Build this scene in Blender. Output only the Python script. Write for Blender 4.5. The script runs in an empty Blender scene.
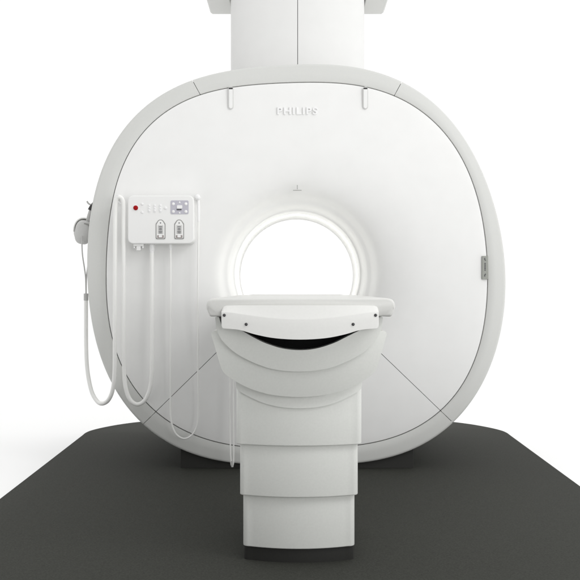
import bpy, bmesh, math, random
from mathutils import Vector
random.seed(4)
C = bpy.data.collections.new('scanner_scene'); bpy.context.scene.collection.children.link(C)
PI = math.pi
# ---------------------------------------------------------------- measuring
F = 1138.0; CAMX = -0.032; CAMZ = 0.884; D = 5.5; VX, VY = 291.0, 289.0
def P(px, py, z):
    """pixel of the photograph + distance from the camera -> world point"""
    return Vector((CAMX + (px-VX)*z/F, z-D, CAMZ - (py-VY)*z/F))
BC = (0.0, 0.960)            # bore axis (X, Z)

# ---------------------------------------------------------------- materials
def mat(name, col, rough=0.4, spec=0.5, noise=0.0, nscale=60, bump=0.0, bscale=400, metal=0.0, emis=None, coat=0.0):
    m = bpy.data.materials.new(name); m.use_nodes = True
    nt = m.node_tree; b = nt.nodes['Principled BSDF']
    b.inputs['Base Color'].default_value = (*col, 1)
    b.inputs['Roughness'].default_value = rough
    b.inputs['Specular IOR Level'].default_value = spec
    b.inputs['Metallic'].default_value = metal
    b.inputs['Coat Weight'].default_value = coat
    tc = nt.nodes.new('ShaderNodeTexCoord')
    if noise:
        n = nt.nodes.new('ShaderNodeTexNoise'); n.inputs['Scale'].default_value = nscale
        n.inputs['Detail'].default_value = 4
        nt.links.new(tc.outputs['Object'], n.inputs['Vector'])
        r = nt.nodes.new('ShaderNodeMapRange')
        r.inputs['From Min'].default_value = 0.3; r.inputs['From Max'].default_value = 0.7
        r.inputs['To Min'].default_value = 1-noise; r.inputs['To Max'].default_value = 1+noise
        nt.links.new(n.outputs['Fac'], r.inputs['Value'])
        v = nt.nodes.new('ShaderNodeVectorMath'); v.operation = 'SCALE'
        v.inputs[0].default_value = col
        nt.links.new(r.outputs['Result'], v.inputs['Scale'])
        nt.links.new(v.outputs['Vector'], b.inputs['Base Color'])
    if bump:
        n = nt.nodes.new('ShaderNodeTexNoise'); n.inputs['Scale'].default_value = bscale
        n.inputs['Detail'].default_value = 3
        nt.links.new(tc.outputs['Object'], n.inputs['Vector'])
        bp = nt.nodes.new('ShaderNodeBump'); bp.inputs['Strength'].default_value = bump
        bp.inputs['Distance'].default_value = 0.002
        nt.links.new(n.outputs['Fac'], bp.inputs['Height'])
        nt.links.new(bp.outputs['Normal'], b.inputs['Normal'])
    if emis:
        b.inputs['Emission Color'].default_value = (*emis[0], 1)
        b.inputs['Emission Strength'].default_value = emis[1]
    return m
M = dict(
    shell = mat('white_shell_plastic', (.83,.83,.82), .42, .4, .012, 9, .06, 700),
    rim   = mat('light_grey_shell_plastic', (.635,.64,.62), .45, .4, .010, 160, .05, 600),
    column = mat('white_column_plastic', (.76,.76,.75), .5, .3, .010, 12),
    body  = mat('grey_white_housing', (.72,.72,.71), .5, .4, .01, 20),
    table = mat('white_table_plastic', (.71,.72,.69), .42, .4, .02, 160, .10, 600),
    top   = mat('white_tabletop_plastic', (.73,.73,.71), .40, .4, .012, 120, .06, 600),
    slab  = mat('pale_tabletop_plastic', (.60,.60,.58), .40, .4, .012, 120, .06, 600),
    bore  = mat('white_bore_liner', (.88,.88,.87), .5, .4),
    gap   = mat('dark_joint', (.06,.06,.06), .8, .2),
    seam  = mat('grey_outline', (.30,.30,.29), .7, .2),
    seam_light = mat('soft_grey_outline', (.62,.62,.61), .6, .3),
    black = mat('black_recess', (.006,.006,.006), .8, .1),
    base  = mat('black_base', (.027,.027,.025), .6, .25, .05, 200),
    mat_  = mat('dark_grey_floor_covering', (.0425,.0438,.0384), .75, .06, .20, 170, .35, 260),
    floor = mat('white_studio_floor', (.92,.92,.92), .6, .2),
    hose  = mat('white_hose_plastic', (.87,.87,.85), .35, .5),
    cord  = mat('grey_cord', (.50,.50,.49), .5, .4),
    panel = mat('white_panel_plastic', (.84,.84,.83), .35, .5),
    knob  = mat('white_glossy_button', (.86,.86,.86), .25, .5),
    red   = mat('red_button', (.34,.001,.003), .5, .2),
    disp  = mat('lilac_grey_keypad_plate', (.50,.49,.55), .35, .5, .10, 500),
    key   = mat('pale_grey_keypad', (.60,.60,.59), .5, .4, .05, 700),
    keyd  = mat('brown_grey_keypad_foot', (.34,.30,.29), .5, .4),
    mark  = mat('dark_print', (.10,.10,.11), .6, .3),
    plate = mat('grey_nameplate', (.30,.31,.28), .4, .5, .04, 300),
    bolt  = mat('dark_bolt', (.03,.03,.032), .3, .6),
    glow  = mat('bore_light_diffuser', (.9,.9,.9), .5, .4, emis=((1,1,.985), 3.1)),
    earcup= mat('pale_grey_ear_cup', (.55,.55,.54), .45, .4, .02, 120),
)

# ---------------------------------------------------------------- building
def link(name, bm, m, parent=None, sharp=35, bevel=0.0, seg=3, smooth=True):
    me = bpy.data.meshes.new(name)
    bmesh.ops.remove_doubles(bm, verts=bm.verts, dist=1e-6)
    bmesh.ops.recalc_face_normals(bm, faces=bm.faces)
    bm.to_mesh(me); bm.free()
    me.materials.append(m)
    if smooth:
        for p in me.polygons: p.use_smooth = True
        me.set_sharp_from_angle(angle=math.radians(sharp))
    o = bpy.data.objects.new(name, me); C.objects.link(o)
    if bevel:
        md = o.modifiers.new('bevel', 'BEVEL'); md.width = bevel; md.segments = seg
        md.limit_method = 'ANGLE'; md.angle_limit = math.radians(40)
        for p in me.polygons: p.use_smooth = True
        wn = o.modifiers.new('wn', 'WEIGHTED_NORMAL'); wn.keep_sharp = False
    if parent:
        o.parent = parent
        o.matrix_parent_inverse = ROOTINV[parent.name]
    ROOTINV[o.name] = ROOTINV[parent.name] if parent else o.matrix_world.inverted()
    return o
ROOTINV = {}
def thing(name, label, cat, loc=(0,0,0), group=None):
    o = bpy.data.objects.new(name, None); C.objects.link(o); o.location = loc
    o.empty_display_size = .1
    o['label'] = label; o['category'] = cat
    if group: o['group'] = group
    from mathutils import Matrix
    ROOTINV[o.name] = Matrix.Translation(-Vector(loc))
    return o
def sub(name, bm, m, parent_mesh, **k):
    """part of a part: geometry is in world coordinates, the part itself sits at the thing's origin"""
    o = link(name, bm, m, None, **k)
    o.parent = parent_mesh
    from mathutils import Matrix
    o.matrix_parent_inverse = Matrix.Identity(4)
    return o
def box(bm, x0, x1, y0, y1, z0, z1):
    vs = [bm.verts.new((x,y,z)) for x in (x0,x1) for y in (y0,y1) for z in (z0,z1)]
    for f in ((0,1,3,2),(4,6,7,5),(0,4,5,1),(2,3,7,6),(0,2,6,4),(1,5,7,3)):
        bm.faces.new([vs[i] for i in f])
def rings(bm, rs, closed=True, cap0=True, cap1=True, loop=False):
    vv = [[bm.verts.new(p) for p in r] for r in rs]
    n = len(rs[0])
    pairs = list(zip(vv[:-1], vv[1:])) + ([(vv[-1], vv[0])] if loop else [])
    for a, b in pairs:
        for i in range(n if closed else n-1):
            j = (i+1) % n
            bm.faces.new((a[i], a[j], b[j], b[i]))
    if cap0 and not loop: bm.faces.new(vv[0])
    if cap1 and not loop: bm.faces.new(list(reversed(vv[-1])))
    return vv
def prism(bm, outline, y0, y1):
    """outline: (x, z) points, extruded along Y"""
    rings(bm, [[(x,y0,z) for x,z in outline], [(x,y1,z) for x,z in outline]])
def rrect(cx, cz, w, h, r, n=6):
    pts = []
    for sx, sz, a0 in ((1,1,0),(-1,1,90),(-1,-1,180),(1,-1,270)):
        for k in range(n+1):
            a = math.radians(a0 + 90*k/n)
            pts.append((cx+sx*(w/2-r)+r*math.cos(a), cz+sz*(h/2-r)+r*math.sin(a)))
    return pts
def disc_y(bm, c, r, y0, y1, n=24, dome=0.0):
    rs = []
    for rr, y in ((r, y1), (r, y0+dome), (r*.8, y0+dome*.35), (r*.45, y0)) if dome else ((r,y1),(r,y0)):
        rs.append([(c[0]+rr*math.cos(2*PI*i/n), y, c[1]+rr*math.sin(2*PI*i/n)) for i in range(n)])
    rings(bm, rs)
def catmull(pts, n=10):
    pts = [Vector(p) for p in pts]
    q = [2*pts[0]-pts[1]] + pts + [2*pts[-1]-pts[-2]]
    out = []
    for i in range(1, len(q)-2):
        p0,p1,p2,p3 = q[i-1:i+3]
        # centripetal-ish: plain uniform with limited tangents
        m1 = (p2-p0)/2; m2 = (p3-p1)/2; L = (p2-p1).length
        for m in (m1, m2):
            if m.length > L*1.2: m *= L*1.2/m.length
        for k in range(n):
            t = k/n
            out.append((2*t**3-3*t**2+1)*p1 + (t**3-2*t**2+t)*m1 + (-2*t**3+3*t**2)*p2 + (t**3-t**2)*m2)
    out.append(pts[-1]); return out
def tube(bm, pts, r, n=14, smooth=10, cap=True):
    path = catmull(pts, smooth) if smooth else [Vector(p) for p in pts]
    path = [p for i,p in enumerate(path) if i == 0 or (p-path[i-1]).length > 1e-5]
    rr = r if callable(r) else (lambda t: r)
    up = None; rs = []
    for i, p in enumerate(path):
        t = (path[min(i+1,len(path)-1)] - path[max(i-1,0)]).normalized()
        if up is None:
            up = Vector((0,1,0)) if abs(t.y) < .9 else Vector((1,0,0))
        up = (up - t*up.dot(t)).normalized(); s = t.cross(up)
        R = rr(i/(len(path)-1))
        rs.append([p + R*(math.cos(2*PI*k/n)*up + math.sin(2*PI*k/n)*s) for k in range(n)])
    rings(bm, rs, cap0=cap, cap1=cap)

# ---------------------------------------------------------------- gantry outline
OUT = [(95,200),(107.6,156.5),(135,119),(163,97),(193,81.5),(234.5,70.5),(297,66.4),(360,70.8),(402,81.5),
       (441,114),(472.4,155),(493,205),(502,250),(502.8,300),(498,340),(482.8,380),(469,400.7),(451.7,421.4),
       (422,444),(400,453),(355,461.5),(297,464.5),(239,462),(215,458.6),(180.7,448.3),(144.5,422.8),
       (122,397.6),(105,365),(92.8,320),(88.5,280),(90,240)]
INN = [(112.5,200),(121,173),(135,143),(163,112),(198,96),(230,87.6),(297,82),(364,87.4),(396.7,95.6),
       (431,118),(453.8,147),(474.5,188),(484.8,225.5),(487.7,267),(486,300),(481,340),(466,380),(438.6,412.8),
       (400,434.5),(355,445.5),(297,449.5),(239,446),(215,441.4),(187.6,432),(153,410),(132.4,387),(120,361),
       (110,320),(105,280),(107,235)]
def solve(A, b):
    n = len(b); A = [r[:]+[v] for r, v in zip(A, b)]
    for i in range(n):
        p = max(range(i,n), key=lambda k: abs(A[k][i])); A[i],A[p] = A[p],A[i]
        for k in range(i+1,n):
            f = A[k][i]/A[i][i]
            for j in range(i,n+1): A[k][j] -= f*A[i][j]
    x = [0]*n
    for i in reversed(range(n)): x[i] = (A[i][n]-sum(A[i][j]*x[j] for j in range(i+1,n)))/A[i][i]
    return x
def fit(pts, z, K=6):
    smp = []
    for px, py in pts:
        p = P(px, py, z); smp.append((math.atan2(p.z-BC[1], p.x-BC[0]), math.hypot(p.x-BC[0], p.z-BC[1])))
    basis = lambda t: [1.0] + [f(k*t) for k in range(1,K+1) for f in (math.cos, math.sin)]
    n = 2*K+1; A = [[0]*n for _ in range(n)]; b = [0]*n
    for t, r in smp:
        u = basis(t)
        for i in range(n):
            b[i] += u[i]*r
            for j in range(n): A[i][j] += u[i]*u[j]
    for i in range(n): A[i][i] += 0.002*((i+1)//2)**2
    c = solve(A, b)
    return lambda t: sum(a*u for a, u in zip(c, basis(t)))
R_OUT = fit(OUT, 5.58); R_IN = fit(INN, 5.52)
def pol(t, r, y): return (BC[0]+r*math.cos(t), y, BC[1]+r*math.sin(t))
def ang(px, py, z=5.52):
    p = P(px, py, z); return math.atan2(p.z-BC[1], p.x-BC[0])

# ================================================================ THE SCANNER
S = thing('mri_scanner', 'large white MRI scanner with a rounded ring front, open bore and tall top column', 'scanner', (0, .7, 0))
# --- front cover: main panel and lower wedge, with the funnel into the bore
PROF = [(.585,.0030),(.550,.0060),(.518,.0105),(.488,.0165),(.462,.0240),(.440,.0325),(.421,.0425),(.406,.054),(.394,.067),(.385,.081),(.378,.095),
        (.372,.107),(.366,.117),(.359,.125),(.351,.131),(.344,.138),(.339,.150),(.336,.170),(.333,.195),(.330,.212),(.325,.222),(.3185,.226)]
def cover_rings(angles, g):
    """radial strips from the outer joint to the bore; g = half gap"""
    cols = []
    for t in angles:
        ro = R_IN(t) - g
        col = [pol(t, ro-.0015, .040), pol(t, ro-.0005, .024), pol(t, ro-.003, .0165)]
        for k in range(1, 17):
            s = k/17; r = (ro-.003)*(1-s) + .610*s
            col.append(pol(t, r, .0015 + .014*((r-.610)/(ro-.610))**2))
        col += [pol(t, r, y) for r, y in PROF]
        cols.append(col)
    return cols
tl = ang(144.5,422.8); tr = ang(451.7,421.4)           # lower radial joints
def arc(a, b, n): return [a + (b-a)*i/n for i in range(n+1)]
up_angles = arc(tr, tl + 2*PI, 300) if tl < tr else None
if tl < 0 and tr < 0:                                   # both below the axis
    up_angles = arc(tr, tl+2*PI, 320); low_angles = arc(tl, tr, 110)
def gapshift(cols, ang0, d):
    # push the end column sideways so that the joint has parallel edges
    nx, nz = -math.sin(ang0)*d, math.cos(ang0)*d
    return [(p[0]+nx, p[1], p[2]+nz) for p in cols]
def cover(name, angles, m):
    cols = cover_rings(angles, .0012)
    cols[0] = gapshift(cols[0], angles[0], .0012); cols[-1] = gapshift(cols[-1], angles[-1], -.0012)
    cols = [[(p[0], p[1]+.02, p[2]) for p in cols[0]]] + cols + [[(p[0], p[1]+.02, p[2]) for p in cols[-1]]]
    bm = bmesh.new(); rings(bm, cols, closed=False, cap0=False, cap1=False)
    return link(name, bm, m, S, sharp=60)
front_cover = cover('front_cover', up_angles, M['shell'])
lower_cover = cover('lower_front_cover', low_angles, M['shell'])
# dark backing seen through the joints
bm = bmesh.new()
N = 256
rings(bm, [[pol(2*PI*i/N, R_IN(2*PI*i/N)+.012, .045) for i in range(N)],
           [pol(2*PI*i/N, R_IN(2*PI*i/N)-.03, .045) for i in range(N)],
           [pol(2*PI*i/N, .50, .045) for i in range(N)],
           [pol(2*PI*i/N, .45, .060) for i in range(N)],
           [pol(2*PI*i/N, .40, .110) for i in range(N)]], cap0=False, cap1=False)
link('joint_backing', bm, M['gap'], S)
# --- rim panels (four), each with open joints between
def rim_cols(angles):
    cols = []
    for t in angles:
        ri = R_IN(t) + .0006; ro = R_OUT(t); w = ro - ri
        cols.append([pol(t, ri+.0010, .044), pol(t, ri, .024), pol(t, ri+.0012, .0195), pol(t, ri+.003, .0185),
                     pol(t, ri+w*.45, .0225), pol(t, ri+w*.85, .0265), pol(t, ri+w*.94, .0285),
                     pol(t, ri+w*.985, .034), pol(t, ro, .045), pol(t, ro, .080), pol(t, ro, .105), pol(t, ro-.008, .112)])
    return cols
j1, j2 = ang(193,81.5,5.55), ang(402,81.5,5.55)         # upper joints
def rim(a, b):
    if b < a: b += 2*PI
    A = arc(a, b, max(20, int((b-a)/(2*PI)*360)))
    cols = rim_cols(A)
    cols[0] = gapshift(cols[0], A[0], .0013); cols[-1] = gapshift(cols[-1], A[-1], -.0013)
    cols = [[(p[0], p[1]+.02, p[2]) for p in cols[0]]] + cols + [[(p[0], p[1]+.02, p[2]) for p in cols[-1]]]
    bm = bmesh.new(); rings(bm, cols, closed=False, cap0=False, cap1=False)
    return link('rim_panel', bm, M['rim'], S, sharp=50)
rim(j2, j1); rim(j1, tl); rim(tl, tr); rim(tr, j2)
# --- side housing behind the rim
bm = bmesh.new()
T = [2*PI*i/N for i in range(N)]
rings(bm, [[pol(t, R_OUT(t)-.05, .05) for t in T], [pol(t, R_OUT(t)-.006, .060) for t in T],
           [pol(t, R_OUT(t)-.004, .12) for t in T], [pol(t, R_OUT(t)-.002, .5) for t in T],
           [pol(t, R_OUT(t)-.004, 1.35) for t in T], [pol(t, R_OUT(t)-.03, 1.45) for t in T],
           [pol(t, R_OUT(t)-.10, 1.50) for t in T], [pol(t, .50, 1.52) for t in T],
           [pol(t, .40, 1.47) for t in T], [pol(t, .365, 1.36) for t in T], [pol(t, .3485, 1.245) for t in T]], cap0=False, cap1=False)
link('side_housing', bm, M['body'], S)
# --- bore: ring at the neck, lamp band recessed behind it, liner
def revolve(prof, name, m):
    bm = bmesh.new(); rings(bm, [[pol(t, r, y) for t in T] for r, y in prof], cap0=False, cap1=False)
    return link(name, bm, m, S)
revolve(((.330,.2300),(.3176,.2272),(.3150,.2285),(.3120,.234),(.3085,.246),(.3055,.262),(.3040,.280),(.3040,.300),(.3060,.310),(.3125,.318),(.330,.322)), 'bore_ring', M['bore'])
revolve(((.330,.330),(.3150,.330),(.3150,.480),(.330,.482)), 'bore_light', M['glow'])
revolve(((.335,.482),(.3135,.485),(.3125,.490),(.3145,.78),(.322,1.02),(.333,1.14),(.3475,1.242)), 'bore_liner', M['bore'])
bm = bmesh.new()
box(bm, -.235, .235, .16, 1.30, .735, .825)
link('bore_bridge', bm, M['bore'], S, bevel=.01)
# --- black base under the gantry
bm = bmesh.new(); a = P(180.5,0,5.56).x; b = P(413.5,0,5.56).x
box(bm, a, b, .06, 1.40, .006, .22)
link('base', bm, M['base'], S, bevel=.003)
# --- top column (two halves with a joint) and its side wings
zc = 5.98; cl = P(230.8,0,zc+.17).x; cr = P(364.2,0,zc+.17).x; cm = (cl+cr)/2; hw = (cr-cl)/2
def half(sgn):
    pts = []
    for k in range(0, 25):
        a = PI/2*k/24
        x = hw*math.sin(a)**1.0; y = .17*(1-math.cos(a)**1.0)
        pts.append((x, y))
    pts = [(max(x, .0016), y) for x, y in pts]
    outl = pts + [(hw, .62), (.0016, .62)]
    return [(cm+sgn*x, zc-D+y) for x, y in outl]
for sg in (-1, 1):
    o2 = half(sg); bm = bmesh.new()
    rings(bm, [[(x,y,1.70) for x,y in o2], [(x,y,3.05) for x,y in o2]])
    link('column_cover', bm, M['column'], S, sharp=50)
bm = bmesh.new(); box(bm, cm-.02, cm+.02, zc-D+.012, zc-D+.5, 1.71, 3.04)
link('column_joint', bm, M['seam'], S)
for sg, xa, xb in ((-1, 209.6, 233.0), (1, 384.4, 362.0)):
    zb = 6.50; zl = P(0, 14.3, zb).z; xo = P(xa, 0, zb).x; xi = P(xb, 0, zb).x
    outl = [(xi, zl), (xo-sg*.018, zl), (xo-sg*.004, zl+.010), (xo, zl+.04), (xo, zl+.5), (xi, zl+.5)]
    bm = bmesh.new(); prism(bm, outl, 6.16-D, zb-D)
    link('column_wing', bm, M['rim'], S, bevel=.006)
# --- guide slots at the top of the face
for cx in (231.0, 365.2):
    c0 = P(cx, 98.5, 5.52); w = 5.2*5.52/F; h = 22.5*5.52/F
    bm = bmesh.new(); prism(bm, rrect(c0.x, c0.z, w, h, w*.49), .0005, .0300)
    so = link('guide_slot', bm, M['seam_light'], S, bevel=.0006)
    bm = bmesh.new(); prism(bm, rrect(c0.x, c0.z-.001, w*.70, h-.010, w*.34), -.0016, .006)
    sub('slot_insert', bm, M['shell'], so, bevel=.0010)
    bm = bmesh.new(); ct = P(cx, 89.2, 5.52); prism(bm, rrect(ct.x, ct.z, w*.74, .008, .003), -.0020, .01)
    sub('slot_stop', bm, M['gap'], so, bevel=.0006)
# --- alignment mark above the bore
bm = bmesh.new(); c0 = P(297.3, 188.5, 5.51)
box(bm, c0.x-.0015, c0.x+.0015, -.0006, .01, c0.z-.004, c0.z+.016)
box(bm, c0.x-.0205, c0.x+.0205, -.0001, .01, c0.z-.0105, c0.z-.0082)
link('alignment_mark', bm, M['seam'], S)
# --- raised lettering
def text_mesh(s, size, depth, off=0.0):
    cu = bpy.data.curves.new('lettering_curve', 'FONT'); cu.body = s; cu.size = size; cu.extrude = depth
    cu.offset = off; cu.bevel_depth = depth*.25; cu.align_x = 'CENTER'; cu.align_y = 'CENTER'
    cu.space_character = 1.16
    o = bpy.data.objects.new('lettering_tmp', cu); C.objects.link(o)
    bpy.context.view_layer.update()
    me = bpy.data.meshes.new_from_object(o.evaluated_get(bpy.context.evaluated_depsgraph_get()))
    bpy.data.objects.remove(o); return me
def lettering(name, s, centre, width, height, depth, m, parent, rot=0.0, off=.0):
    me = text_mesh(s, 1.0, .1, off)
    xs = [v.co.x for v in me.vertices]; ys = [v.co.y for v in me.vertices]; zs = [v.co.z for v in me.vertices]
    for v in me.vertices:
        u = ((v.co.x-min_(xs))/(max(xs)-min_(xs))-.5)*width
        w = ((v.co.y-min_(ys))/(max(ys)-min_(ys))-.5)*height
        d = ((v.co.z-min_(zs))/(max(zs)-min_(zs)))*depth
        cr_, sr = math.cos(rot), math.sin(rot)
        v.co = (centre.x+u*cr_-w*sr, centre.y-d, centre.z+u*sr+w*cr_)
    bm = bmesh.new(); bm.from_mesh(me)
    return bm
def min_(a): return min(a)
c0 = P(297.3, 111.2, 5.51); c0.y = .014
bm = lettering('logo_lettering', 'PHILIPS', c0, 40.2*5.51/F, 7.4*5.51/F, .0170, M['knob'], S, off=.006)
link('logo_lettering', bm, M['knob'], S, sharp=30)
# --- grey name plate at the right edge
c0 = P(484.9, 267.7, 5.51)
bm = bmesh.new(); prism(bm, rrect(c0.x, c0.z, 6.0*5.51/F, 23.4*5.51/F, .0015), .004, .03)
npl = link('nameplate', bm, M['plate'], S, bevel=.0008)
bm = bmesh.new()
w = .0052
x0 = c0.x
zt = c0.z+.046
for k, (dz, hgt) in enumerate(((.004,.010),(.010,.004),(.026,.006),(.034,.006),(.042,.006),(.050,.007),(.058,.005),(.078,.006),(.084,.010))):
    a = .0028 if k in (2,3,4,5,6) else .0022
    sh = .0016*(1 if k % 2 else -1) if k in (0,1,7,8) else 0
    box(bm, x0-a+sh, x0+a+sh, .0030, .006, zt-dz-hgt/2, zt-dz+hgt/2)
sub('nameplate_print', bm, M['mark'], npl)

# ================================================================ CONTROL PANEL (fixed on the gantry face)
zp = 5.40; k = zp/F
pc = P(160.9, 219.6, zp)
bm = bmesh.new(); prism(bm, rrect(pc.x, pc.z, 66.4*k, 48.4*k, 5.6*k, 8), zp-D, .006)
CP = link('control_panel', bm, M['panel'], S, bevel=.006, seg=4)
yf = zp-D
def pbox(bm, x0, x1, y0, y1, d=.003, r=None):
    a = P(x0, y0, zp); b = P(x1, y1, zp)
    w, h = abs(b.x-a.x), abs(a.z-b.z)
    prism(bm, rrect((a.x+b.x)/2, (a.z+b.z)/2, w, h, min(w,h)*.3 if r is None else r, 4), yf-d, yf+.002)
def pdisc(bm, px, py, r, d=.004):
    c = P(px, py, zp); disc_y(bm, (c.x, c.z), r*k, yf-d, yf+.002, 20, dome=d*.5)
bm = bmesh.new(); pdisc(bm, 135.8, 207.9, 3.1, .003); col = sub('button_collar', bm, M['knob'], CP)
bm = bmesh.new(); pdisc(bm, 135.8, 207.9, 2.45, .010); sub('emergency_button', bm, M['red'], CP)
for px, py, r in ((142.3,204.2,1.3),(142.3,212.4,1.3),(165.6,208.1,1.5)):
    bm = bmesh.new(); pdisc(bm, px, py, r, .005); sub('button', bm, M['knob'], CP)
for px in (149.4, 155.0, 160.6):
    bm = bmesh.new(); pbox(bm, px-1.25, px+1.25, 204.2, 212.4, .0035, 1.0*k)
    for q in range(3): pdisc(bm, px, 205.6+2.6*q, 1.15, .0055)
    sub('button_strip', bm, M['knob'], CP)
bm = bmesh.new(); pbox(bm, 170.6, 188.6, 200.4, 214.2, .0022, 1.4*k); sub('keypad_plate', bm, M['disp'], CP, bevel=.0006)
for px, py in ((173.4,204.0),(185.9,204.0),(173.4,211.6),(185.9,211.6)):
    bm = bmesh.new(); pdisc(bm, px, py, 1.55, .006); sub('button', bm, M['knob'], CP)
for px, py in ((179.6,202.4),(179.6,213.0)):
    bm = bmesh.new(); pdisc(bm, px, py, .9, .005); sub('button', bm, M['knob'], CP)
bm = bmesh.new(); pbox(bm, 177.0, 182.4, 205.3, 208.6, .006, .8*k); sub('button', bm, M['knob'], CP)
bm = bmesh.new(); pbox(bm, 176.6, 181.6, 209.0, 210.3, .0032, .4*k); sub('keypad_print', bm, M['mark'], CP)
def tag_outline(cx, y0, y1, w, inset):
    a = P(cx, y0, zp); b = P(cx, y1, zp); hwid = w*k/2 - inset*k; zt = a.z-inset*k; zb = b.z+inset*k
    pts = []
    for i in range(4):
        t = math.radians(270+90*i/3); r = 1.2*k; pts.append((a.x+hwid-r+r*math.cos(t), zb+r+r*math.sin(t)))
    sh = 4.2*k
    pts += [(a.x+hwid, zt-sh), (a.x+hwid*.55, zt-sh*.25), (a.x+hwid*.22, zt), (a.x-hwid*.22, zt), (a.x-hwid*.55, zt-sh*.25), (a.x-hwid, zt-sh)]
    for i in range(4):
        t = math.radians(180+90*i/3); r = 1.2*k; pts.append((a.x-hwid+r+r*math.cos(t), zb+r+r*math.sin(t)))
    return pts
for cx in (160.6, 179.2):
    bm = bmesh.new(); prism(bm, tag_outline(cx, 219.6, 239.2, 9.6, 0), yf-.0020, yf+.002); sub('keypad_frame', bm, M['seam'], CP, bevel=.0004)
    bm = bmesh.new(); prism(bm, tag_outline(cx, 219.6, 239.2, 9.6, .75), yf-.0040, yf+.002); sub('keypad', bm, M['panel'], CP, bevel=.0006)
    bm = bmesh.new(); pbox(bm, cx-2.7, cx+2.7, 225.2, 233.9, .0050, .4*k); sub('keypad_field', bm, M['key'], CP)
    bm = bmesh.new(); pbox(bm, cx-3.3, cx+3.3, 235.2, 238.1, .0046, .5*k); sub('keypad_foot', bm, M['keyd'], CP)
    bm = bmesh.new(); pbox(bm, cx-1.7, cx+1.7, 235.3, 237.4, .0075, .6*k); sub('button', bm, M['knob'], CP)
    bm = bmesh.new(); pdisc(bm, cx, 223.0, .75, .0055)
    for q, (wq, yq) in enumerate(((1.7,226.9),(1.4,228.6),(1.5,229.9),(1.7,231.6),(1.5,232.9))):
        pbox(bm, cx-wq, cx+wq, yq-.32, yq+.32, .0060, .1*k)
    sub('keypad_print', bm, M['mark'], CP)
# connector socket under the panel
bm = bmesh.new(); a = P(134.0, 243.2, 5.44); b = P(144.2, 243.2, 5.44)
box(bm, a.x, b.x, -.085, -.035, a.z-.016, a.z+.004)
box(bm, a.x+.000, a.x+.008, -.080, -.04, a.z-.026, a.z-.014)
box(bm, b.x-.008, b.x, -.080, -.04, a.z-.026, a.z-.014)
box(bm, a.x+.014, b.x-.014, -.083, -.04, a.z-.036, a.z-.014)
sub('connector_socket', bm, M['panel'], CP, bevel=.003)
# hooks on both sides of the panel (fixed to the gantry)
def hook(px, py, z0):
    c = P(px, py, z0); bm = bmesh.new()
    tube(bm, [(c.x,.012,c.z-.004),(c.x,-.04,c.z-.004),(c.x,c.y-.005,c.z-.003),(c.x,c.y-.028,c.z+.006),(c.x,c.y-.032,c.z+.018)], .0075)
    disc_y(bm, (c.x, c.z-.004), .016, -.006, .012, 20, dome=.004)
    return link('hose_hook', bm, M['knob'], S)
hook(119.2, 199.0, 5.43)
c = P(197.4, 197.2, 5.42); bm = bmesh.new()
disc_y(bm, (c.x, c.z), .0145, c.y-.014, c.y+.02, 24, dome=.010)
tube(bm, [(c.x,c.y+.01,c.z),(c.x,.012,c.z)], .008, smooth=0)
link('hose_hook', bm, M['knob'], S)

# ================================================================ HOSES AND CORDS
def hang(pts_px, r, name, m, parent=None, n=14):
    bm = bmesh.new(); tube(bm, [P(x, y, z) for x, y, z in pts_px], r, n)
    return link(name, bm, m, parent)
zA = 5.44
base = P(119.2, 199, zA)
AH = thing('air_hose', 'thick white hose looping from the headset over the left hook up to the control panel', 'hose', (base.x, base.y, base.z))
pts = [(86.0,297,5.60),(86.0,320,5.60),(86.2,350,5.59),(87.6,372,5.58),(91.5,391,5.56),(97.0,401,5.53),(102.3,403.5,5.50),
       (108.3,400,5.475),(112.6,390,5.46),(114.6,372,5.45),(114.8,340,5.44),(115.0,280,5.43),(115.2,220,5.42),(115.6,203.5,5.41),
       (117.0,198.6,5.405),(119.4,196.9,5.40),(122.0,198.8,5.405),(123.4,203.5,5.41),(123.6,220,5.42),(123.8,280,5.43),(123.8,340,5.44),(124.2,372,5.45),
       (126.0,389,5.45),(130.5,400,5.45),(137.3,404.3,5.45),(144.5,400.5,5.45),(149.8,389,5.45),(151.7,372,5.45),(152.0,340,5.45),
       (152.1,290,5.45),(152.1,252,5.45)]
hang(pts, .0100, 'hose', M['hose'], AH, 18)
bm = bmesh.new(); tube(bm, [P(152.1,253,5.45), P(152.1,247.5,5.45), P(152.1,242.6,5.45)], lambda t: .0125 if .2<t<.8 else .011, 18); link('hose_fitting', bm, M['knob'], AH)
bm = bmesh.new(); tube(bm, [P(86.0,300.5,5.60), P(86.0,293.5,5.60)], .0115, 18, smooth=2); link('hose_sleeve', bm, M['cord'], AH)

CC = thing('call_cord', 'thin pale cord hanging in a long loop from the control panel to the right hook', 'cord', P(197.6,198,5.44)[:])
pts = [(170.6,249,5.45),(170.6,290,5.45),(170.5,350,5.46),(170.5,405,5.47),(171.4,422,5.47),(175.0,432.5,5.47),(180.5,437.6,5.47),(186.2,438.4,5.47),
       (192.0,434.8,5.47),(196.4,427,5.47),(198.0,414,5.47),(198.0,380,5.46),(197.9,300,5.45),(198.3,250,5.445),(198.6,215,5.44),(198.4,202,5.44)]
hang(pts, .0046, 'cord', M['hose'], CC, 14)
bm = bmesh.new(); tube(bm, [P(170.6,250,5.45), P(170.6,246.5,5.45), P(170.6,242.6,5.45)], .0062, 14); link('cord_fitting', bm, M['knob'], CC)
bm = bmesh.new(); tube(bm, [P(198.6,222,5.44), P(198.6,212,5.44), P(198.4,204,5.44), P(198.0,200,5.44)], lambda t: .0062+.003*t, 14); link('cord_grip', bm, M['knob'], CC)

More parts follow.
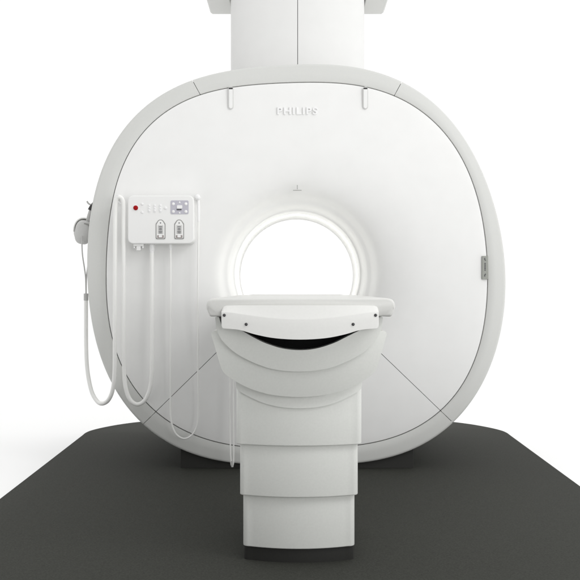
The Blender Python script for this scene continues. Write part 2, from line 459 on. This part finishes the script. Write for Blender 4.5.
NC = thing('cable_loop', 'narrow double cable hanging down the lower gantry face beside the table column', 'cable', P(231.5,466,5.40)[:])
hang([(229.8,346,5.508),(229.6,350,5.455),(229.8,380,5.42),(230.0,420,5.41),(230.4,450,5.40),(231.2,464,5.40),(232.4,466.4,5.40),(233.4,462,5.40),(233.6,445,5.40),(233.4,400,5.41),(233.2,350,5.455),(233.2,346,5.508)], .0036, 'cable', M['hose'], NC, 12)
hang([(232.3,461,5.397),(232.3,467,5.397)], .0055, 'cable_tip', M['cord'], NC, 12)

# ================================================================ HEADSET on the left flank
zh = 5.66
q = P(94, 207, zh)
bm = bmesh.new()
tube(bm, [P(99,205.5,zh), P(94,204.6,zh), P(90.4,204.5,zh), P(88.2,203.2,zh), P(87.0,201.2,zh)], .0042, 12)
tube(bm, [P(97,203.0,zh+.01), P(92.5,203.6,zh+.01), P(91.0,207.0,zh+.01)], .004, 12)
hk = link('headset_hook', bm, M['cord'], S)
HS = thing('headset', 'pale grey padded headset hanging from a hook on the left flank of the scanner', 'headset', P(84,232,zh)[:])
def ear(px, py, z, w, h, d, rot, name, m):
    """rounded cup: superelliptic slices along its thickness (mostly along Y)"""
    c = P(px, py, z); kk = z/F; bm = bmesh.new(); rs = []; n = 36
    for t, s in ((-1,.55),(-.92,.80),(-.72,.94),(-.4,1),(0.2,1),(.5,.97),(.62,.90),(.70,.88)):
        ring = []
        for i in range(n):
            a = 2*PI*i/n; ca, sa = math.cos(a), math.sin(a)
            x = math.copysign(abs(ca)**.78, ca)*w/2*kk*s; zz = math.copysign(abs(sa)**.78, sa)*h/2*kk*s
            x2 = x*math.cos(rot)-zz*math.sin(rot); z2 = x*math.sin(rot)+zz*math.cos(rot)
            ring.append((c.x+x2, c.y+t*d, c.z+z2))
        rs.append(ring)
    rings(bm, rs); return link(name, bm, m, HS, sharp=60)
ear(83.6, 232.4, zh, 16.4, 24.0, .040, math.radians(-8), 'ear_cup', M['earcup'])
ear(83.0, 229.6, zh+.075, 17.2, 23.0, .032, math.radians(-8), 'ear_cup', M['earcup'])
bm = bmesh.new(); tube(bm, [P(88.6,243.2,zh-.01), P(90.6,240,zh-.012), P(91.2,233,zh-.012)], .006, 10); link('ear_pad', bm, M['gap'], HS)
# headband: flat strap over the cups
def strap(pts, wy, th, name, m):
    path = catmull(pts, 8); rs = []
    for i, p in enumerate(path):
        t = (path[min(i+1,len(path)-1)]-path[max(i-1,0)]).normalized(); nrm = t.cross(Vector((0,1,0))).normalized()
        rs.append([p+nrm*th/2+Vector((0,-wy/2,0)), p+nrm*th/2+Vector((0,wy/2,0)), p-nrm*th/2+Vector((0,wy/2,0)), p-nrm*th/2+Vector((0,-wy/2,0))])
    bm = bmesh.new(); rings(bm, rs); return link(name, bm, m, HS, bevel=.0015)
strap([P(75.0,232,zh+.05), P(75.6,227,zh+.05), P(77.8,222.0,zh+.05), P(81.8,219.0,zh+.05), P(86.4,218.6,zh+.05), P(90.5,220.4,zh+.05)], .085, .006, 'headband', M['hose'])
strap([P(84.4,223.6,zh-.03), P(87.6,224.4,zh-.03), P(91.0,226.0,zh-.03)], .02, .006, 'headband_joint', M['seam'])
bm = bmesh.new()
tube(bm, [P(87.6,221,zh+.0), P(88.8,216,zh), P(90.6,210.5,zh), P(91.6,207.8,zh)], .0088, 12); link('headband_arm', bm, M['earcup'], HS)
bm = bmesh.new()
tube(bm, [P(90.6,210.4,zh), P(91.8,207.4,zh), P(92.6,205.6,zh)], lambda t: .0150-.004*t, 12)
tube(bm, [P(91.6,206,zh), P(93.6,203.0,zh), P(95.4,202,zh)], .006, 10); link('headband_clip', bm, M['gap'], HS)
for pts in ([(82.0,236,5.605),(82.0,247,5.60),(82.6,256,5.60),(84.4,268,5.60),(85.6,278,5.60),(86,295,5.60)],
            [(88.8,243,5.635),(89.2,250,5.62),(88.6,260,5.61),(87.2,271,5.605),(86.3,280,5.60),(86.1,295,5.60)]):
    hang(pts, .0034, 'ear_tube', M['cord'], HS, 10)

# ================================================================ PATIENT TABLE
TB = thing('patient_table', 'white patient table on a telescoping column in front of the scanner bore', 'table', (0,-1.4,.012))
def interp(pts, x):
    if x <= pts[0][0]: return pts[0][1]
    for (a, va), (b, vb) in zip(pts[:-1], pts[1:]):
        if x <= b: 
            t = (x-a)/(b-a); return va+(vb-va)*t
    return pts[-1][1]
def csmooth(pts, n=8):
    p3 = catmull([(x,0,y) for x,y in pts], n); return [(p.x, p.z) for p in p3]
MID = 299.0
def mirror(pts): return pts + [(2*MID - x, y) for x, y in reversed(pts) if x < MID-.01]
# telescoping column tiers: convex front, rounded corners
def plan(x0, x1, zf, depth, sag=.050, r=.022):
    a = CAMX+(x0-VX)*(zf+sag)/F; b = CAMX+(x1-VX)*(zf+sag)/F; c = (a+b)/2; w = (b-a)/2; y0 = zf-D; out = []
    n = 24
    for i in range(n+1):
        u = -1+2*i/n; x = u*(w-r); out.append((c+x, y0+sag*(x/w)**2))
    ye = out[-1][1]; sl = 2*sag*(w-r)/w/w
    for i in range(1, 7):
        t = -PI/2 + PI/2*i/6; out.append((c+w-r+r*math.cos(t), ye+r+r*math.sin(t)))
    out.append((c+w, y0+depth)); out.append((c-w, y0+depth))
    left = []
    for i in range(1, 7):
        t = PI + PI/2*i/6 ; left.append((c-w+r+r*math.cos(t), ye+r+r*math.sin(t)))
    out += [(c-w, ye+r)] + left[:-1]
    return out
def tier(name, x0, x1, zf, ytop, ybot, depth, m, lip=.004, mtl=None):
    pl = plan(x0, x1, zf, depth); z1 = P(0, ytop, zf).z; z0 = P(0, ybot, zf).z
    cx = sum(p[0] for p in pl)/len(pl); cy = sum(p[1] for p in pl)/len(pl)
    def ins(d): 
        return [(x+(-d if x > cx+.02 else d if x < cx-.02 else 0), y+(d if y < cy else -d)) for x, y in pl]
    def sc(d):
        out = []
        for i,(x,y) in enumerate(pl):
            xa, ya = pl[i-1]; xb, yb = pl[(i+1) % len(pl)]
            tx, ty = xb-xa, yb-ya; L = math.hypot(tx,ty) or 1
            out.append((x-ty/L*d, y+tx/L*d))
        return out
    bm = bmesh.new()
    rings(bm, [[(x,y,z0+.010) for x,y in sc(.012)], [(x,y,z0) for x,y in sc(.006)], [(x,y,z0) for x,y in sc(.0025)], [(x,y,z0+.0010) for x,y in sc(.0008)], [(x,y,z0+.003) for x,y in sc(0)], [(x,y,z1) for x,y in sc(0)]])
    return link(name, bm, m, TB, sharp=50)
tier('plinth', 244.0, 354.0, 3.635, 545, 565.9, .50, M['base'])
tier('column_sleeve', 243.2, 354.6, 3.622, 480, 549.2, .52, M['table'])
tier('column_sleeve', 240.0, 357.9, 3.600, 430, 497.6, .56, M['table'])
tier('column_sleeve', 236.4, 361.6, 3.582, 385, 446.2, .60, M['table'])
# shells: front surface between a top and a bottom curve, extruded towards the scanner
def shell(name, top, bot, zf, tilt, bulge, ylen, m, bevel=.004, rows=8, cols=72, end_in=0.0):
    x0, x1 = bot[0][0], bot[-1][0]; ya = max(0, 0)
    xs = [x0 + (x1-x0)*(.5-.5*math.cos(PI*i/cols)) for i in range(cols+1)]
    yref = min(interp(top, x) for x in xs)
    bm = bmesh.new(); fr = []; bk = []
    for x in xs:
        t, b = interp(top, x), interp(bot, x)
        if b < t + .6: b = t + .6
        cf, cb = [], []
        for j in range(rows+1):
            py = t + (b-t)*j/rows; u = (x-(x0+x1)/2)/((x1-x0)/2)
            dz_ = (py-yref)*zf/F; z = zf + tilt*.4*dz_ + tilt*3.2*dz_*dz_ + bulge*u*u
            p = P(x, py, z); cf.append(bm.verts.new(p)); cb.append(bm.verts.new((p.x*(1-end_in), p.y*0+ylen, p.z)))
        fr.append(cf); bk.append(cb)
    for i in range(cols):
        for j in range(rows):
            bm.faces.new((fr[i][j], fr[i+1][j], fr[i+1][j+1], fr[i][j+1]))
            bm.faces.new((bk[i][j], bk[i][j+1], bk[i+1][j+1], bk[i+1][j]))
        bm.faces.new((fr[i][0], bk[i][0], bk[i+1][0], fr[i+1][0]))
        bm.faces.new((fr[i][rows], fr[i+1][rows], bk[i+1][rows], bk[i][rows]))
    for i in (0, cols):
        for j in range(rows):
            bm.faces.new((fr[i][j], fr[i][j+1], bk[i][j+1], bk[i][j]))
    return link(name, bm, m, TB, sharp=40, bevel=bevel)
# third (lowest) collar
b3 = csmooth(mirror([(236.0,378),(236.2,385),(237.6,389.6),(245,394.5),(262,402.5),(280,407),(299,408.3)]))
shell('column_collar', [(0,376),(600,376)], b3, 3.568, .06, .048, -1.15, M['table'], .003)
b2 = csmooth(mirror([(211.3,334.5),(214,344),(217.6,356.5),(220.8,367.0),(222.4,370.6),(225.2,374.2),(234.8,380.8),(250,388.6),(267.6,394),(284,396.3),(299,397)]))
t2 = [(211.3,333.8),(212.6,331.5),(215,330.4),(218,331),(222,338),(299,352),(376,338),(380,331),(383,330.4),(385.4,331.5),(386.7,333.8)]
shell('lower_saddle', t2, b2, 3.488, .25, .045, -.95, M['table'], .0035)
b1 = csmooth(mirror([(215.2,318.2),(215.8,324),(217,330.5),(222.6,341),(234.8,352.4),(250,361),(267.6,367.8),(284,370.8),(299,371.5)]))
cres = csmooth([(242,330.6),(252,336.6),(265,343),(282,348.4),(300,350.2),(317,348.4),(334,343),(347,336.6),(359,330.6)])
t1 = [(215.2,317.4),(216.5,316.6),(219,317),(222,327),(242,329.5)] + cres + [(359,329.5),(376,327),(379,317),(381.5,316.6),(382.8,317.4)]
shell('upper_saddle', t1, b1, 3.458, .26, .040, -.20, M['table'], .0035)
# black recess behind the crescent
bm = bmesh.new(); a = P(243,328,3.53); b = P(357,353,3.53)
box(bm, a.x, b.x, 3.545-D, -.5, b.z, a.z)
link('dark_recess', bm, M['black'], TB)
# tabletop
zt = 3.44
half_ = [(217,316.6),(210.6,316.6),(208.6,314.6),(206.9,310.5),(206.0,306.5),(206.6,302.6),(208.8,299.6),(213,298.3)]
outl = csmooth(half_, 4) ; outl = outl + [(601.4-x, y) for x, y in reversed(outl)]
bm = bmesh.new()
q = [P(x, y, zt) for x, y in outl]; cx_ = sum(p.x for p in q)/len(q); cz_ = sum(p.z for p in q)/len(q)
def scl(fx, d, y):
    return [(cx_+(p.x-cx_)*fx, y, p.z-(d if p.z > cz_ else -d)) for p in q]
rings(bm, [scl(.982,.006,zt-D), scl(.992,.0022,zt-D+.003), scl(.998,.0005,zt-D+.009), scl(1,0,zt-D+.02), scl(1,0,-.10), scl(.97,.004,.0), scl(.97,.004,1.2)])
link('tabletop', bm, M['slab'], TB, sharp=50)
# fascia plate with fold and four bolts
fx0, fx1 = 221.4, 378.8
topf = [(fx0,311.5),(222.0,308.6),(223.4,306.6),(226.2,305.6),(240,305.3),(360,305.3),(374.0,305.6),(376.8,306.6),(378.2,308.6),(fx1,311.5)]
fold = csmooth([(fx0,311.6),(232,312.4),(250,315.2),(275,318.2),(300,319.2),(325,318.2),(350,315.2),(368,312.4),(fx1,311.6)], 4)
botf = csmooth([(fx0,325.0),(222.6,328.0),(226,328.6),(236,329.4),(243,330.8),(256,334.6),(275,338.2),(300,339.6),(325,338.2),(344,334.6),(357,330.8),(364,329.4),(374.2,328.6),(377.6,328.0),(fx1,325.0)], 4)
bm = bmesh.new(); fr = []; nC = 80
def fz(x): u = (x-300.1)/78.7; return .020*u*u
for i in range(nC+1):
    x = fx0+(fx1-fx0)*(.5-.5*math.cos(PI*i/nC)); t, m_, b = interp(topf,x), interp(fold,x), interp(botf,x)
    rows = [(t, 3.420), (t+(m_-t)*.5, 3.4140), (m_-.3, 3.4080), (m_+.9, 3.4055), (m_+(b-m_)*.5, 3.4060), (b, 3.4075), (b-.6, 3.46), (t+.8, 3.46)]
    fr.append([bm.verts.new(P(x, y, z+fz(x))) for y, z in rows])
for i in range(nC):
    for j in range(8):
        jj = (j+1) % 8; bm.faces.new((fr[i][j], fr[i+1][j], fr[i+1][jj], fr[i][jj]))
bm.faces.new(fr[0]); bm.faces.new(list(reversed(fr[-1])))
FP = link('front_fascia', bm, M['top'], TB, sharp=50, bevel=.0018)
for px, py in ((224.3,315.2),(246.2,324.3),(353.2,324.3),(375.6,315.2)):
    z = 3.4055+fz(px); c = P(px, py, z); bm = bmesh.new(); disc_y(bm, (c.x,c.z), 1.55*z/F, c.y-.0035, c.y+.006, 20, dome=.002)
    sub('bolt', bm, M['bolt'], FP)
    
# ================================================================ FLOOR
def struct(name, bm, m, **k):
    o = link(name, bm, m, None, **k); o['kind'] = 'structure'; return o
bm = bmesh.new()
n = 96; rings(bm, [[(60*math.cos(2*PI*i/n), 20+60*math.sin(2*PI*i/n), -.004) for i in range(n)], [(60*math.cos(2*PI*i/n), 20+60*math.sin(2*PI*i/n), 0) for i in range(n)]])
struct('floor', bm, M['floor'])
hp = [(1.20,-3.7),(1.25,-.5),(1.280,1.30),(1.282,1.42),(1.268,1.54),(1.215,1.70),(1.12,1.88),(.997,2.02),(.78,2.17),(.52,2.28),(.26,2.34),(0,2.36)]
hp = [(p.x, p.z) for p in catmull([(x,0,y) for x,y in hp], 6)]
ml = [(1.20,-3.7)]
for i in range(1,7):
    t = PI/2*i/6; ml.append((1.20-.5+.5*math.cos(t), -3.7-.5*math.sin(t)))
right = list(reversed(ml))[:-1] + hp
outl = right + [(-x, y) for x, y in reversed(right[:-1])]
bm = bmesh.new(); rings(bm, [[(x,y,.0005) for x,y in outl], [(x,y,.008) for x,y in outl], [(x*.9985,y*.9985,.010) for x,y in outl]])
struct('dark_floor_covering', bm, M['mat_'])

# ================================================================ LIGHT, WORLD, CAMERA
W = bpy.data.worlds.new('World'); bpy.context.scene.world = W; W.use_nodes = True
nt = W.node_tree; bg = nt.nodes['Background']
tc = nt.nodes.new('ShaderNodeTexCoord'); sp = nt.nodes.new('ShaderNodeSeparateXYZ'); nt.links.new(tc.outputs['Generated'], sp.inputs[0])
def mr(src, a, b, c, d):
    r = nt.nodes.new('ShaderNodeMapRange'); r.interpolation_type = 'SMOOTHSTEP'
    for k_, v in zip(('From Min','From Max','To Min','To Max'), (a,b,c,d)): r.inputs[k_].default_value = v
    nt.links.new(src, r.inputs['Value']); return r.outputs['Result']
def math_(op, a, b):
    m_ = nt.nodes.new('ShaderNodeMath'); m_.operation = op
    for i, v in enumerate((a, b)):
        if isinstance(v, (int, float)): m_.inputs[i].default_value = v
        else: nt.links.new(v, m_.inputs[i])
    return m_.outputs[0]
BACK, FRONT, ZEN = 1.08, 0.62, 0.42
side = mr(sp.outputs['X'], -.8, .9, 0.66, 1.42)           # softer on the left, brighter on the right
low = mr(sp.outputs['Z'], .05, .55, 1.55, .8)
front = math_('MULTIPLY', math_('MULTIPLY', side, low), FRONT)
yfac = mr(sp.outputs['Y'], -.25, .15, 0, 1)
zfac = mr(sp.outputs['Z'], .25, .9, 0, 1)
back = math_('MULTIPLY', yfac, BACK)
fr_ = math_('MULTIPLY', math_('SUBTRACT', 1.0, yfac), front)
hor = math_('ADD', back, fr_)
zen = math_('MULTIPLY', zfac, ZEN)
nt.links.new(math_('ADD', hor, zen), bg.inputs['Strength'])
bg.inputs['Color'].default_value = (1,1,.995,1)
def area(name, loc, target, sx, sy, e, col=(1,1,1)):
    l = bpy.data.lights.new(name, 'AREA'); l.shape = 'RECTANGLE'; l.size = sx; l.size_y = sy; l.energy = e; l.color = col
    o = bpy.data.objects.new(name, l); C.objects.link(o); o.location = loc
    o.rotation_euler = (Vector(target)-Vector(loc)).to_track_quat('-Z','Y').to_euler(); return o
area('key_softbox', (3.6,-4.6,4.4), (0,0,1.3), 2.2, 2.2, 80)
area('low_front_fill', (3.2,-7.4,1.3), (0,-1,.7), 3.2, 1.8, 75)  # added fill light, brightens the lower gantry face and table column

cam = bpy.data.cameras.new('camera'); co = bpy.data.objects.new('camera', cam); C.objects.link(co)
co.location = (CAMX, -D, CAMZ); co.rotation_euler = (PI/2, 0, 0)
cam.sensor_width = 36; cam.lens = F/580*36
cam.shift_x = -(VX-290)/580; cam.shift_y = (VY-290)/580
cam.clip_start = .05; cam.clip_end = 300
sc = bpy.context.scene; sc.camera = co
sc.view_settings.view_transform = 'Standard'; sc.view_settings.look = 'None'; sc.view_settings.gamma = 1; sc.view_settings.exposure = 0
sc.render.engine = 'CYCLES'; sc.cycles.use_denoising = True; sc.cycles.max_bounces = 10; sc.cycles.diffuse_bounces = 6
